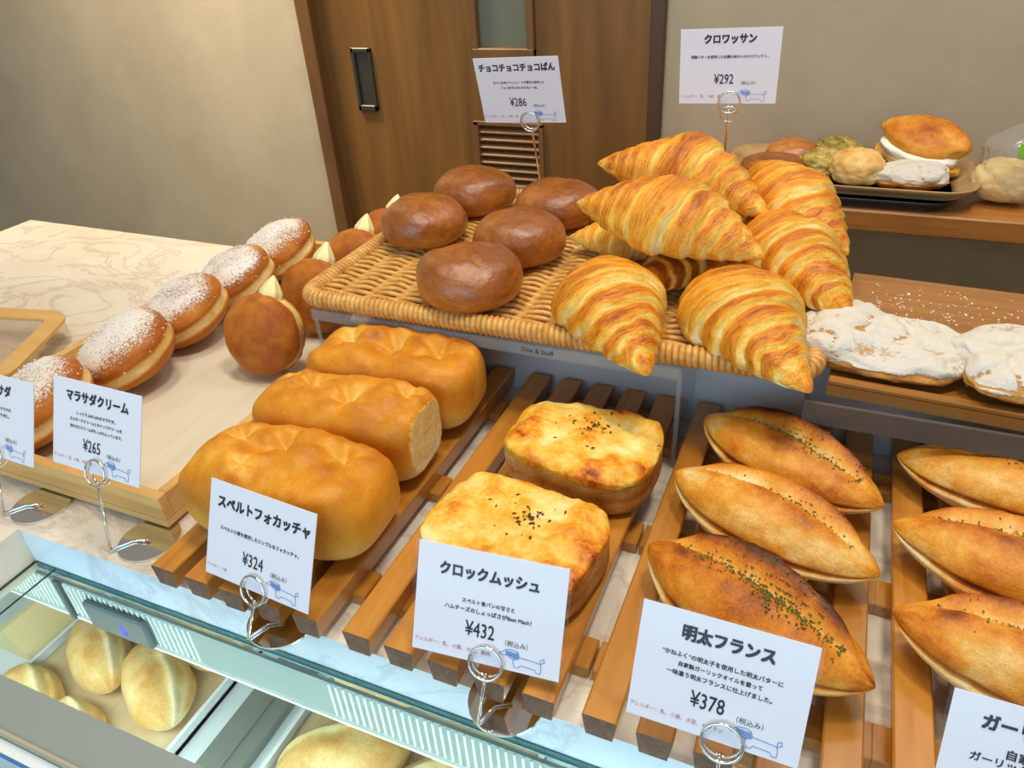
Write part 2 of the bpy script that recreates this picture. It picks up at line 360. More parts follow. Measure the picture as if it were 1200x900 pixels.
# printed strip on the front panel
pr = MB()
for k in range(10):
    x = -.62+.06*k; pr.add([(x, .1292, -.09), (x+.02, .1292, -.09), (x+.05, .1292, -.056), (x+.03, .1292, -.056)], [(0, 1, 2, 3)])
pr.box(-.63, .5, .1288, .1296, -.0575, -.054); pr.build('blue_print', plain('blue_print', '#2f86c4', .4), case)
# louvred duct that hangs at the back under the glass
MB().box(WX-.10, 1.36, .2665, .2695, -.097, -.051).build('duct_panel', M_strip, case)
for xa, xb in ((WX-.09, -.442), (-.300, 1.0)):
    st = MB(); x = xa
    while x < xb: st.box(x, x+.0016, .2650, .2666, -.092, -.052); x += .0066
    st.build('louvre', M_stripw, case)
MB().box(WX-.10, 1.36, .2640, .2700, -.0985, -.0955).build('duct_lip', M_stripw, case)
MB().box(WX+.028, WX+.0345, .2620, .2650, -.098, -.047, .0005).build('corner_post', plain('case_post', '#55625f', .3, .5), case)
MB().box(WX+.0278, WX+.0290, .172, .270, -.0400, -.0390).build('seam_seal', M_dark, case)
th = MB().box(-.568, -.492, .2585, .2648, -.092, -.058, .002).build('temperature_display', plain('display_housing', '#56646a', .3), case)
dg = MB(); S7 = {'2': 'abged', '6': 'afgedc', '8': 'abcdefg', '0': 'abcdef'}
def seg(mb, ch, x, z, w, h, y):
    t = .0011; B = {'a': (x, x+w, z+h-t, z+h), 'g': (x, x+w, z+h/2-t/2, z+h/2+t/2), 'd': (x, x+w, z, z+t), 'f': (x, x+t, z+h/2, z+h), 'b': (x+w-t, x+w, z+h/2, z+h), 'e': (x, x+t, z, z+h/2), 'c': (x+w-t, x+w, z, z+h/2)}
    for s in S7[ch]: a = B[s]; mb.box(a[0], a[1], y-.0004, y, a[2], a[3])
seg(dg, '6', -.525, -.083, .006, .011, .2584); dg.build('lit_digit', plain('blue_led', '#3f4cff', .4, emit=2.0), th)
inn = MB(); inn.box(-.84, 1.36, .145, .50, -.235, -.226); inn.box(-.84, 1.36, .50, .505, -.235, -.055); inn.box(-.846, -.84, .145, .505, -.235, -.055); inn.build('inner_liner', M_white, case)
dv = MB().box(-.466, -.420, .150, .498, -.2255, -.213, .001); dv.box(-.4395, -.4375, .150, .498, -.213, -.210); dv.build('divider_rail', plain('divider_grey', '#8d918a', .35, .3), case)
lc = bpy.data.lights.new('case_light', 'AREA'); lc.shape = 'RECTANGLE'; lc.size = 1.9; lc.size_y = .02; lc.energy = 4.6; lc.color = (.82, .94, 1)
lo = bpy.data.objects.new('case_light', lc); C.objects.link(lo); lo.location = W(.2, .158, -.064); lo.rotation_euler = (rad(42), 0, 0)
# wedge block in the case
wv = [(-.74, .0, 0), (-.60, 0, 0), (-.60, .0, .0)]
wg = MB(); wg.add([(-.800, .262, -.2255), (-.728, .262, -.2255), (-.757, .262, -.184), (-.764, .262, -.184), (-.800, .440, -.2255), (-.728, .440, -.2255), (-.757, .440, -.184), (-.764, .440, -.184)], [(0, 1, 2, 3), (4, 7, 6, 5), (0, 4, 5, 1), (1, 5, 6, 2), (2, 6, 7, 3), (0, 3, 7, 4)])
# trays in the case
def case_tray(x0, x1, label):
    r = thing('case_tray', label, 'tray', ((x0+x1)/2, .33, -.2255)); hx = (x1-x0)/2
    mb = MB(); mb.prism(rrect(-hx, hx, -.16, .16, .012), 0, .006); mb.build('tray_plate', M_steel, r)
    mb = MB(); mb.prism(rrect(-hx+.008, hx-.008, -.152, .152, .008), .0062, .0078); mb.build('paper_liner', wood('liner_%d' % int(x0*-1000), '#c9a878', '#d6b98c', '#e0c8a0', (40, 4, 40), .5), r)
    mb = MB()
    for a in (-hx, hx-.004): mb.box(a, a+.004, -.16, .16, .0, .016)
    mb.box(-hx, hx, .156, .16, 0, .016); mb.box(-hx, hx, -.16, -.156, 0, .016); mb.build('tray_lip', M_white, r); return r

# ------------------------------------------------------------------ slatted racks
def rack(x0, label):
    r = thing('slatted_rack', label, 'rack', (x0, .262, 0), group='wooden slat racks on the counter'); return r
def slat_mesh():
    w0, w1, L, z0, z1, c = .0225, .0175, .362, .0105, .030, .0012; d = (w0-w1)/2
    prof = [(d, z0), (w0-d, z0), (w0, z1-c), (w0-c, z1), (c, z1), (0, z1-c)]
    n = len(prof); V = [(x, 0, z) for x, z in prof] + [(x, L, z) for x, z in prof]
    F = [tuple(range(n)), tuple(range(n, 2*n))[::-1]] + [(i, n+i, n+(i+1) % n, (i+1) % n) for i in range(n)]
    me = bpy.data.meshes.new('slat'); me.from_pydata(V, [], F); me.materials.append(M_slat); me.materials.append(M_slatend); me.polygons[0].material_index = 1; me.polygons[1].material_index = 1; me.update(); return me
sm_, cbm = slat_mesh(), None
def make_rack(x0, label):
    global cbm
    r = rack(x0, label)
    for k in range(5):
        s = link('slat', sm_, r, loc=(.0343*k, 0, 0))
    for k, y in enumerate((.045, .170, .302)):
        if cbm is None: cbm = MB().box(-.008, .1675, 0, .026, 0, .0108, .0008).build('crossbar', M_slat, r, loc=(0, y, 0)).data
        else: link('crossbar', cbm, r, loc=(0, y, 0))
    return r
make_rack(-.448, 'slatted wooden rack under the three focaccia loaves')
make_rack(-.267, 'slatted wooden rack under the two cheese-topped toasts')
make_rack(-.0895, 'slatted wooden rack under the herb rolls with the 378 yen card')
make_rack(.0855, 'slatted wooden rack at the right frame edge')
bp = MB().box(-.405, 1.2, .632, .640, .0005, .094, .001).build('back_panel', M_greyp, loc=(0, 0, 0))
tag(bp, 'slate-grey board standing upright behind the slatted racks', 'panel')

# ------------------------------------------------------------------ acrylic stands
def stand(x0, x1, y0, y1, zt, lip, label, lipmat):
    r = thing('acrylic_riser', label, 'riser', (0, 0, 0))
    MB().box(x0, x1, y0, y1, zt-.004, zt).build('shelf_plate', M_acr, r)
    MB().box(x0, x1, y0-.004, y0-.0005, zt-lip, zt).build('front_lip', lipmat, r)
    for a in (x0, x1-.004):
        MB().box(a, a+.004, y0+.002, .630, .0005, zt-.0045).build('leg_panel', M_acr, r)
        MB().box(a, a+.004, y0-.0005, y0+.0015, .0005, zt-.0045).build('polished_edge', M_acredge, r)
    return r
ZS = .112
ra = stand(-.482, -.0945, .551, .885, ZS, .012, 'clear acrylic riser carrying the wicker basket', M_acredge)
rb = stand(.006, 1.0, .551, .80, .100, .020, 'smoky-edged acrylic riser carrying the brown wooden tray', M_plum)
def text_mesh(body, bold=0.0, align='CENTER', lsp=1.0, font_sx=1.0):
    cu = bpy.data.curves.new('txt', 'FONT'); cu.body = body; cu.align_x = align; cu.align_y = 'CENTER'; cu.size = 1; cu.offset = bold; cu.space_line = lsp; cu.resolution_u = 2
    o = bpy.data.objects.new('txt', cu); C.objects.link(o); dg = bpy.context.evaluated_depsgraph_get(); dg.update()
    me = bpy.data.meshes.new_from_object(o.evaluated_get(dg)); bpy.data.objects.remove(o); bpy.data.curves.remove(cu); return me
def put_text(name, body, parent, x, z, width, mat, bold=.0, y=-.0006, lsp=1.0, shear=0, sx=1.0):
    me = text_mesh(body, 0, 'CENTER', lsp); n = len(me.vertices); co = np.empty(n*3); me.vertices.foreach_get('co', co); co = co.reshape(-1, 3)
    mn, mxx = co[:, :2].min(0), co[:, :2].max(0); s = width/(mxx[0]-mn[0]); c = (mn+mxx)/2
    X, Z = x+(co[:, 0]-c[0])*s, z+(co[:, 1]-c[1])*s*sx; F = [tuple(p.vertices) for p in me.polygons]; bpy.data.meshes.remove(me); mb = MB(); d = bold*s
    for k, (ox, oz) in enumerate(((-1, -1), (1, -1), (-1, 1), (1, 1), (0, 0)) if d > 0 else ((0, 0),)):
        mb.add(np.stack([X+ox*d, np.full(n, y-.00001*k), Z+oz*d], 1), F)
    return mb.build(name, mat, parent)
put_text('maker_mark', 'One & Stuff', ra, -.2275, ZS-.006, .032, plain('grey_ink', '#4a4640', .7), .012, y=.5465)

# ------------------------------------------------------------------ wicker basket
def wicker():
    r = thing('wicker_basket', 'flat honey-coloured wicker tray with chocolate buns and croissants on it', 'basket', (0, 0, ZS))
    x0, x1, y0, y1 = -.492, .008, .553, .905; mb = MB(); n = 0; y = y0+.010; p = .0335; k = 0
    while y < y1-.006:
        X = np.arange(x0+.006, x1-.004, p/5); Z = .0085+.0030*np.sin(math.pi*(X-x0)/p + math.pi*(k % 2)); Yv = y+.0012*np.sin(math.pi*2*(X-x0)/p+k*.6)
        mb.tube(np.stack([X, Yv, Z], 1), .0031, 6, ry=.0026); y += .0053; k += 1
    mb.build('woven_base', M_cane, r, smooth=True)
    sk = MB()
    for i in range(int((x1-x0)/p)+1):
        xx = x0+p*i; sk.tube([(xx+.0005, y0+.004, .0068), (xx, (y0+y1)/2, .0068), (xx+.0005, y1-.004, .0068)], .0032, 6)
    sk.build('stake', M_cane, r, smooth=True)
    P = np.array(rrect(x0, x1, y0, y1, .022, 8)); P = np.vstack([P, P[:1]]); d = np.r_[0, np.cumsum(np.linalg.norm(np.diff(P, axis=0), axis=1))]
    turns = int(d[-1]/.0056); ns = turns*11; s = np.linspace(0, d[-1], ns, endpoint=False)
    cx = np.interp(s, d, P[:, 0]); cy = np.interp(s, d, P[:, 1]); tx = np.interp((s+.001) % d[-1], d, P[:, 0])-np.interp((s-.001) % d[-1], d, P[:, 0]); ty = np.interp((s+.001) % d[-1], d, P[:, 1])-np.interp((s-.001) % d[-1], d, P[:, 1])
    q = np.hypot(tx, ty)+1e-9; nx, ny = -ty/q, tx/q; a = 2*math.pi*np.arange(ns)/11; R = .0072
    rim = MB(); rim.tube(np.stack([cx+R*np.cos(a)*nx, cy+R*np.cos(a)*ny, .0102+R*np.sin(a)], 1), .0030, 6, closed=True); rim.build('wrapped_rim', M_cane, r, smooth=True)
    core = MB(); core.tube(np.stack([P[:-1, 0], P[:-1, 1], np.full(len(P)-1, .0102)], 1), .0070, 8, closed=True); core.build('rim_core', plain('cane_core', '#b07a34', .6), r, smooth=True)
wicker()
ZB = ZS + .0115                      # top of the weave

# ------------------------------------------------------------------ bread builders
def choc_bun(px, py, seed, sc=1.0, label='', z=ZB, mat=None, h=.066):
    D, F = sph(72, 44); P = sq(D, 2.0, 2.35)*np.array([.0535, .0535, h/2])
    low = D[:, 2] < 0; P[low, 2] *= .72; P[:, 2] += .72*h/2
    n = fbm(D, 1.3, seed, 2); n2 = fbm(D, 7, seed+5, 2); top = sm(-.2, .8, D[:, 2])
    P *= (1+.045*n)[:, None]; P[:, 2] += .0008*n2*top; P[:, 0] *= 1+.05*math.sin(seed)
    P[:, 2] -= P[:, 2].min()
    toast = .46+.12*n+.10*n2-.22*(1-sm(-.75, -.1, D[:, 2]))+.1*top
    o = mesh('chocolate_bun', P*sc, F, mat or M_choc, loc=(px, py, z), rot=(0, 0, seed*1.3), attrs={'toast': toast}); return tag(o, label, 'bun', 'glossy brown buns on the wicker tray')
BL = ['glossy chocolate bun nearest the basket front edge', 'glossy chocolate bun at the basket left edge', 'glossy chocolate bun at the back, beneath the 286 yen card left corner', 'glossy chocolate bun in the middle of the five', 'glossy chocolate bun at the back right, beside the croissants']
for i, (x, y, z, sc) in enumerate(((-.317, .595, 0, .99), (-.437, .722, 0, .98), (-.425, .836, .0, .96), (-.309, .703, 0, .97), (-.306, .818, 0, .93))):
    choc_bun(x, y, i*3+2, sc, BL[i], ZB-.001+z)

def croissant(t1, t2, seed, label, rmax=.042, bend=.02, roll=0, h=.86, pale=0, lift=0, name='croissant', asym=0):
    rng = random.Random(seed); nU, nV = 170, 60
    T1, T2 = Vector(t1), Vector(t2); L = (T2-T1).length; ex = (T2-T1).normalized()
    up = Vector((0, 0, 1)); ey = up.cross(ex).normalized(); ez = ex.cross(ey)
    ey, ez = (ey*math.cos(roll)+ez*math.sin(roll), ez*math.cos(roll)-ey*math.sin(roll))
    uu = np.linspace(-1, 1, nU); v = np.linspace(0, 2*math.pi, nV, endpoint=False); U, Vv = np.meshgrid(uu, v, indexing='ij'); U, Vv = U.ravel(), Vv.ravel()
    ph0 = rng.uniform(0, 6); au = np.abs(U)
    off = asym
    a2 = np.clip(np.abs(U-off*(1-U*U)), 0, 1)
    DD = np.stack([U*3, np.cos(Vv), np.sin(Vv)], 1)
    s = a2 + .07*np.sin(Vv+ph0+np.sign(U)*.6) + .05*fbm(DD, 1.1, seed, 2)
    bnd = np.array([-.2, .17, .37, .55, .71, .86, 1.2])+np.array([0, *[rng.uniform(-.025, .025) for _ in range(5)], 0]); k = np.clip(np.searchsorted(bnd, s)-1, 0, len(bnd)-2)
    ph = (s-bnd[k])/(bnd[k+1]-bnd[k]); ph = np.clip(ph, 0, 1)
    base = (1-a2**1.25)*.86+.14
    base *= np.sqrt(np.clip(1-au**9, 0, 1))
    ridge = .17*(ph**.8)*(1-sm(.86, 1.0, ph)) - .02
    ridge[(k == 0)] *= .8
    r = rmax*base*(1+ridge+.05*fbm(DD, .9, seed+3, 2)+.018*fbm(DD, 5, seed+9, 2))
    sx = U*L/2; by = bend*(1-U*U)
    flat = np.sin(Vv); zz = r*flat*h; zz = np.where(flat < 0, zz*.52, zz)
    P = np.stack([sx, -by+r*np.cos(Vv)*1.04, zz + .02*0], 1)
    toast = .42 + .20*sm(-.3, .9, flat) + .20*np.sin(math.pi*np.clip(ph*1.15, 0, 1)) - .34*sm(.80, .97, ph) - .16*(1-sm(0, .16, ph)) + .10*fbm(DD, 1.1, seed+21, 2) - .16*(1-sm(-.7, .1, flat)) - pale
    toast = toast - .10*sm(.7, 1, au)
    cr = np.stack([s*58+k*3.1, np.cos(Vv)*2.2+seed, np.sin(Vv)*2.2+np.sign(U)*5], 1)
    F = []
    for i in range(nU-1):
        for j in range(nV): F.append((i*nV+j, i*nV+(j+1) % nV, (i+1)*nV+(j+1) % nV, (i+1)*nV+j))
    F.append(tuple(range(nV))[::-1]); F.append(tuple((nU-1)*nV+j for j in range(nV)))
    mid = (T1+T2)/2; M = Matrix(((ex.x, ey.x, ez.x, mid.x), (ex.y, ey.y, ez.y, mid.y), (ex.z, ey.z, ez.z, mid.z+CT+lift), (0, 0, 0, 1)))
    o = mesh(name, P, F, M_croi, M=M, attrs={'toast': toast, 'cr': cr})
    return tag(o, label, 'croissant', 'croissants heaped on the wicker tray')
croissant((-.238, .690, .198), (-.046, .632, .184), 11, 'golden croissant lying crosswise on top of the heap, nearest the buns', .046, -.012, h=.95)
croissant((-.250, .800, .206), (-.056, .738, .184), 12, 'darker golden croissant at the top back of the heap', .047, -.022, h=1.0)
croissant((-.203, .668, .148), (-.112, .493, .134), 13, 'golden croissant whose tip hangs over the basket front rim, left of the two', .047, .010, h=.82, asym=-.12)
croissant((-.094, .688, .142), (.0085, .507, .134), 14, 'golden croissant whose tip hangs over the basket front right corner', .049, .012, h=.85, asym=-.12)
croissant((-.075, .790, .168), (.031, .634, .137), 15, 'golden croissant slanting down the right side, tip pointing at the powdered pastries', .044, .008, h=.92)
croissant((-.090, .880, .192), (.022, .735, .153), 16, 'golden croissant at the back right of the heap below the 292 yen card', .043, .008, h=.92)
croissant((-.262, .735, .142), (-.125, .74, .142), 17, 'pale-ended croissant almost hidden at the bottom of the heap beside the buns', .034, .0, h=.85, pale=.18)
croissant((-.158, .61, .145), (-.09, .76, .145), 18, 'browned croissant buried under the middle of the heap', .030, .0, h=.85, pale=-.2)
croissant((.006, .735, .140), (-.09, .86, .145), 19, 'croissant buried at the bottom right of the heap', .036, .0, h=.85, pale=.05)

def focaccia(px, py, sx, sy, hz, dimples, seed, label, cut=None, rz=0):
    D, F = sph(132, 96); P = sq(D, 4.2, 3.2)*np.array([sx/2, sy/2, hz/2]); P[:, 2] += hz/2
    X, Y = P[:, 0], P[:, 1]; top = sm(.45, .9, P[:, 2]/hz); n = fbm(P, 22, seed, 3)
    toast = .36+.30*sm(.25, .75, P[:, 2]/hz)+.10*n
    P[:, 2] += top*(.008*fbm(P, 20, seed+4, 2)+.0015*fbm(P, 90, seed+6, 2))+.004*top; toast += .10*fbm(P, 50, seed+7, 2)*top
    P[:, 0] *= 1+.04*fbm(P, 14, seed+1, 1)*(1-top); P[:, 1] *= 1+.04*fbm(P, 14, seed+2, 1)*(1-top)
    for dx, dy, rr, dp in dimples:
        th = np.arctan2(Y-dy, X-dx); d2 = (X-dx)**2+(Y-dy)**2; g = (np.exp(-d2/(rr*.75)**2)+.35*(.5+.5*np.cos(5*th+seed+dx*90))*np.exp(-d2/(rr*2.0)**2))*top; P[:, 2] -= dp*1.15*g; toast -= .22*np.exp(-d2/(rr*.8)**2)*top+.20*(.5+.5*np.cos(5*th+seed+dx*90))*np.exp(-d2/(rr*1.8)**2)*top
        toast += .10*np.exp(-((np.hypot(X-dx, Y-dy)-rr*1.7)/(rr*.7))**2)*top
    if cut is not None:
        c = P[:, 0] > cut; P[c, 0] = cut+.0005*fbm(P[c]*1.0, 160, seed, 2); toast[c] = .13+.10*fbm(P[c], 420, seed+3, 2)
    side = (1-sm(.1, .5, P[:, 2]/hz)); toast -= .12*side
    o = mesh('focaccia_loaf', P, F, M_foc, loc=(px, py, .0302), rot=(0, 0, rz), attrs={'toast': toast}); return tag(o, label, 'bread', 'focaccia loaves on the rack')
focaccia(-.363, .342, .172, .094, .074, [(-.045, .012, .012, .010), (-.005, .015, .012, .012), (.045, .016, .013, .012), (-.02, -.02, .01, .003)], 31, 'front golden focaccia loaf behind the 324 yen card', rz=rad(3))
focaccia(-.366, .431, .172, .078, .076, [(-.035, .012, .013, .011), (.01, -.006, .012, .010), (.055, .016, .013, .011), (-.06, .02, .01, .006)], 32, 'middle focaccia loaf showing a cut crumb end', cut=.078, rz=rad(4))
focaccia(-.366, .514, .178, .080, .078, [(-.05, .012, .013, .011), (.0, .010, .012, .012), (.047, .008, .013, .012)], 33, 'back focaccia loaf beside the cream-filled doughnut', rz=rad(4))

def croque(px, py, sx, sy, rz, seed, label, spots):
    r = thing('croque_monsieur', label, 'toast', (px, py, .0302), (0, 0, rz), 'cheese toasts on the rack')
    D, F = sph(120, 60); P = sq(D, 3.4, 6)*np.array([sx/2, sy/2, .0195]); P[:, 2] += .0195
    P[:, 1] *= 1 + .10*sm(-.5, .6, P[:, 0]/sx*2)-.05
    n = fbm(P, 30, seed, 2); mid = np.exp(-((P[:, 2]-.019)/.003)**2); k = 1-.008*mid+.014*n; P[:, 0] *= k; P[:, 1] *= k
    toast = .40+.18*n+.12*sm(-.3, .7, P[:, 0]/sx*2)-.35*sm(.1, .8, -P[:, 0]/sx*2)+.12*mid
    mesh('toast_slice', P, F, M_crouside, r, attrs={'toast': toast})
    D, F = sph(150, 60); P = sq(D, 3.4, 4)*np.array([sx/2*1.005, sy/2*1.005, .0065]); P[:, 1] *= 1 + .10*sm(-.5, .6, P[:, 0]/sx*2)-.05
    n1 = fbm(P*np.array([1, 1, .2]), 45, seed+6, 3); n2 = fbm(P, 150, seed+8, 2); e = np.maximum(np.abs(P[:, 0])/sx*2, np.abs(P[:, 1])/sy*2)
    P[:, 2] += .038 + .0028*n1*(D[:, 2] > 0)+.0012*n2*(D[:, 2] > 0) - .004*sm(.75, 1, e)
    k = 1+.012*fbm(P, 60, seed+2, 2)*sm(.7, 1, e); P[:, 0] *= k; P[:, 1] *= k
    toast = .42+.24*n1+.10*sm(.80, .98, e)+.22*sm(.5, 1, P[:, 0]/sx*2)*sm(.2, .9, -P[:, 1]/sy*2)
    for dx, dy, rr, a in spots: toast += .7*a*np.exp(-((P[:, 0]-dx)**2+(P[:, 1]-dy)**2)/rr**2)*(.7+.6*n2)
    mesh('cheese_topping', P, F, M_cheese, r, attrs={'toast': toast})
    ch = MB(); rng = random.Random(seed)
    top = P
    for i in range(46):
        a, q = rng.uniform(0, 6.28), abs(rng.gauss(0, .017)); x, y = .008+q*math.cos(a)*1.25, .012+q*math.sin(a)
        j = int(np.argmin((top[:, 0]-x)**2+(top[:, 1]-y)**2-(top[:, 2] > .04)*.01)); z = top[j, 2]; s = rng.uniform(.0006, .0018); t = rng.uniform(0, 3.1)
        c, d = math.cos(t)*s*1.6, math.sin(t)*s*1.6
        ch.add([(x-c, y-d, z+.0003), (x+d*.4, y-c*.4, z+.0009), (x+c, y+d, z+.0003), (x-d*.4, y+c*.4, z+.0009), (x, y, z+.0013)], [(0, 1, 4), (1, 2, 4), (2, 3, 4), (3, 0, 4)])
    o = ch.build('charred_bits', plain('char', '#5a240c', .7), r); o['kind'] = 'stuff'; return r
croque(-.176, .362, .134, .102, rad(-9), 41, 'cheese-topped toast right behind the 432 yen card', [(-.045, -.012, .012, .38), (-.025, -.02, .010, .35), (.03, .005, .012, .25), (.05, -.03, .02, .35), (-.01, .035, .012, .2), (.0, -.038, .014, .3), (-.03, .02, .01, .2)])
croque(-.162, .482, .130, .098, rad(-4), 42, 'cheese-topped toast at the back with more charred flecks', [(-.05, .0, .010, .35), (.02, -.03, .012, .4), (.035, -.025, .009, .4), (.0, .02, .02, .2), (.02, .04, .01, .3), (-.045, -.025, .006, .4), (.05, .0, .012, .2)])

def herb_roll(p1, p2, seed, label, wd=.066, hz=.05, pale=0, flip=1, herbs=150, slash=0.0, earS=1.0):
    L = math.hypot(p2[0]-p1[0], p2[1]-p1[1])*1.06; rz = math.atan2(p2[1]-p1[1], p2[0]-p1[0])
    r = thing('herb_roll', label, 'bread roll', ((p1[0]+p2[0])/2, (p1[1]+p2[1])/2, .0308), (0, 0, rz), 'spindle-shaped herb rolls on the racks')
    nU, nV = 130, 96; U, A = np.meshgrid(np.sin(np.linspace(-math.pi/2, math.pi/2, nU)), np.linspace(0, 2*math.pi, nV, endpoint=False), indexing='ij'); U, A = U.ravel(), A.ravel()
    A = np.where(A > math.pi, A-2*math.pi, A)
    pr = np.clip(1-np.abs(U)**2.1, 0, 1)**.72
    DD = np.stack([U*2.2, np.cos(A), np.sin(A)], 1); n = fbm(DD, 1.2, seed, 3); n2 = fbm(DD, 6, seed+5, 2)
    win = sm(.86, .62, np.abs(U)); vg = slash-.18*U*flip
    ear = earS*np.exp(-((A-vg-.34*flip)/.13)**2)*win*(1+.06*n2); groove = np.exp(-((A-vg)/.17)**2)*win; flank = np.exp(-((A-vg+.42*flip)/.25)**2)*win
    seam = np.exp(-((np.abs(A)-1.48)/.07)**2)*sm(1, .9, np.abs(U))
    rr = pr*(1+.05*n+.014*n2+.26*ear-.22*groove+.03*flank-.14*seam)
    rr = rr*(1+.07*sm(1.5, 1.7, np.abs(A))); y = np.sin(A)*rr*wd/2; z = np.cos(A)*rr*hz/2*1.05; z = np.where(z < 0, z*.72, z)
    x = U*L/2; z += hz*.36 + .004*np.abs(U)**4
    P = np.stack([x, y+.010*flip*(1-U*U)*0, z], 1)
    toast = .44+.18*n+.07*n2+.42*ear-.16*groove+.20*flank-.22*sm(1.0, 2.0, np.abs(A))-.12*sm(1.5, 1.6, np.abs(A))+.16*sm(.85, 1, np.abs(U))+.38*seam-pale
    dust = .34*sm(.9, 1.7, np.abs(A))*(.8+.4*n)-.2*sm(2.4, 3, np.abs(A))
    F = []
    for i in range(nU-1):
        for j in range(nV): F.append((i*nV+j, (i+1)*nV+j, (i+1)*nV+(j+1) % nV, i*nV+(j+1) % nV))
    F = [f[::-1] for f in F]
    P[:, 2] -= P[:, 2].min()
    body = mesh('crust', P, F, M_ment, r, attrs={'toast': toast, 'dust': dust})
    rng = random.Random(seed); hb = MB(); herbs = int(herbs*1.9); G = P.reshape(nU, nV, 3)
    Aj = np.linspace(0, 2*math.pi, nV, endpoint=False)
    for i in range(herbs):
        u = max(-.72, min(.72, rng.gauss(.12, .34))); a = slash-.18*u*flip+rng.gauss(-.06*flip, .17)
        iu = int(round((math.asin(u)/math.pi+.5)*(nU-1))); ja = int(round((a % (2*math.pi))/(2*math.pi)*nV)) % nV; q = G[iu, ja]+np.array([rng.uniform(-.0012, .0012), rng.uniform(-.0006, .0006), .0004])
        s = rng.uniform(.0006, .0016); t = rng.uniform(0, 3.1); c, d = math.cos(t)*s, math.sin(t)*s
        hb.add([q+(-c, -d, 0), q+(d*.5, -c*.5, .0005), q+(c, d, 0), q+(-d*.5, c*.5, .0005)], [(0, 1, 2, 3), (3, 2, 1, 0)])
    o = hb.build('herb_flakes', M_herb, r); o['kind'] = 'stuff'; return r
herb_roll((-.076, .386), (.066, .322), 51, 'darkest herb roll, right behind the 378 yen card', .072, .056, -.06, 1, 260, .15, 1.35)
herb_roll((-.077, .476), (.068, .416), 52, 'lighter herb roll, the middle one of its rack', .068, .052, .06, 1, 50, .35)
herb_roll((-.069, .561), (.070, .491), 53, 'herb roll at the rack back, under the right acrylic riser edge', .070, .052, -.02, 1, 160, .2, 1.3)
herb_roll((.088, .558), (.245, .535), 54, 'herb roll at the right frame edge, furthest back', .070, .052, .0, 1, 160, .25)
herb_roll((.084, .470), (.245, .435), 55, 'floury herb roll at the right frame edge, middle of three', .072, .054, .0, 1, 130, .25)
herb_roll((.084, .384), (.245, .350), 56, 'herb roll at the right frame edge behind the garlic card', .072, .054, .0, 1, 90, .25)

# ------------------------------------------------------------------ doughnut tray
dt = thing('doughnut_tray', 'shallow blond wooden tray holding sugared and cream doughnuts', 'tray', (0, 0, .004))
for yy in (.40, .78): MB().box(-.80, -.51, yy, yy+.02, -.0038, .0008).build('runner', M_trayw, dt)
tx0, tx1, ty0, ty1 = -.815, -.494, .318, .868
b = MB(); b.box(tx0, tx1, ty0, ty1, .0008, .008); b.build('tray_base', M_trayw, dt)
b = MB(); b.box(tx0+.011, tx1-.011, ty0+.011, ty1-.011, .0082, .0105); b.build('beige_liner', M_liner, dt)
for bx in ((tx0, tx1, ty0, ty0+.010), (tx0, tx1, ty1-.010, ty1), (tx0, tx0+.010, ty0+.010, ty1-.010), (tx1-.010, tx1, ty0+.010, ty1-.010)):
    MB().box(*bx, .008, .034, .0008).build('tray_rim', M_trayw, dt)
def doughnut(loc, rot, seed, label, sugar, cream=None, R=.050, h=.054):
    r = thing('sugar_doughnut' if sugar else 'cream_doughnut', label, 'doughnut', loc, rot, 'sugared doughnuts on the wooden tray' if sugar else 'cream-filled doughnuts on the wooden tray')
    D, F = sph(72, 48); P = sq(D, 2, 2.6)*np.array([R, R, h/2]); n = fbm(D, 1.8, seed, 2); n2 = fbm(D, 6, seed+3, 2); band = np.exp(-((P[:, 2]+.002)/.0062)**4)
    P *= (1+.04*n+.012*n2)[:, None]; P[:, :2] *= (1-.045*band)[:, None]
    toast = .55+.13*n+.08*n2-.60*band*(.8+.3*n2)
    dust = (.26+.48*sm(.25, .85, D[:, 2])+.14*n) if sugar else .26+.10*n2
    dust = dust-.25*band
    mesh('fried_bun', P, F, M_don, r, attrs={'toast': toast, 'dust': dust})
    if sugar:
        g = MB(); rng = random.Random(seed)
        for i in range(650):
            j = rng.randrange(len(P))
            zt = D[j, 2]
            if zt < .1 or (zt < .62 and rng.random() > .25): continue
            q = P[j]*1.008+np.array([rng.uniform(-.0025, .0025), rng.uniform(-.0025, .0025), .0003]); s = rng.uniform(.0006, .0014)
            g.add([q+(s, 0, 0), q+(0, s, 0), q+(-s, 0, 0), q+(0, -s, 0), q+(0, 0, s), q-(0, 0, s)], [(0, 1, 4), (1, 2, 4), (2, 3, 4), (3, 0, 4), (1, 0, 5), (2, 1, 5), (3, 2, 5), (0, 3, 5)])
        o = g.build('sugar_coating', M_sugar, r); o['kind'] = 'stuff'
    if cream is not None:
        D2, F2 = sph(40, 24); k = D2[:, 2]; rr = np.sqrt(np.clip(1-k*k, 0, 1)); pk = np.clip((1-k)/2, 0, 1)**.75
        P2 = np.stack([D2[:, 0]/(rr+1e-6)*pk*np.sqrt(np.clip((1+k), 0, 1))*.021, D2[:, 1]/(rr+1e-6)*pk*np.sqrt(np.clip(1+k, 0, 1))*.018, k*.019], 1); P2[:, :2] *= (1+.08*np.sin(6*np.arctan2(D2[:, 1], D2[:, 0])))[:, None]
        co = mesh('cream_peak', P2, F2, M_cream, r); d = Vector(cream).normalized(); co.rotation_mode = 'QUATERNION'; co.rotation_quaternion = d.to_track_quat('Z', 'Y'); co.location = d*(R+.002)
    return r
SL = ['sugared doughnut half hidden between the two left price cards', 'sugared doughnut just above the 265 yen card', 'sugared doughnut in the middle of the row of five', 'sugared doughnut second from the tray back', 'sugared doughnut at the tray back end near the wall']
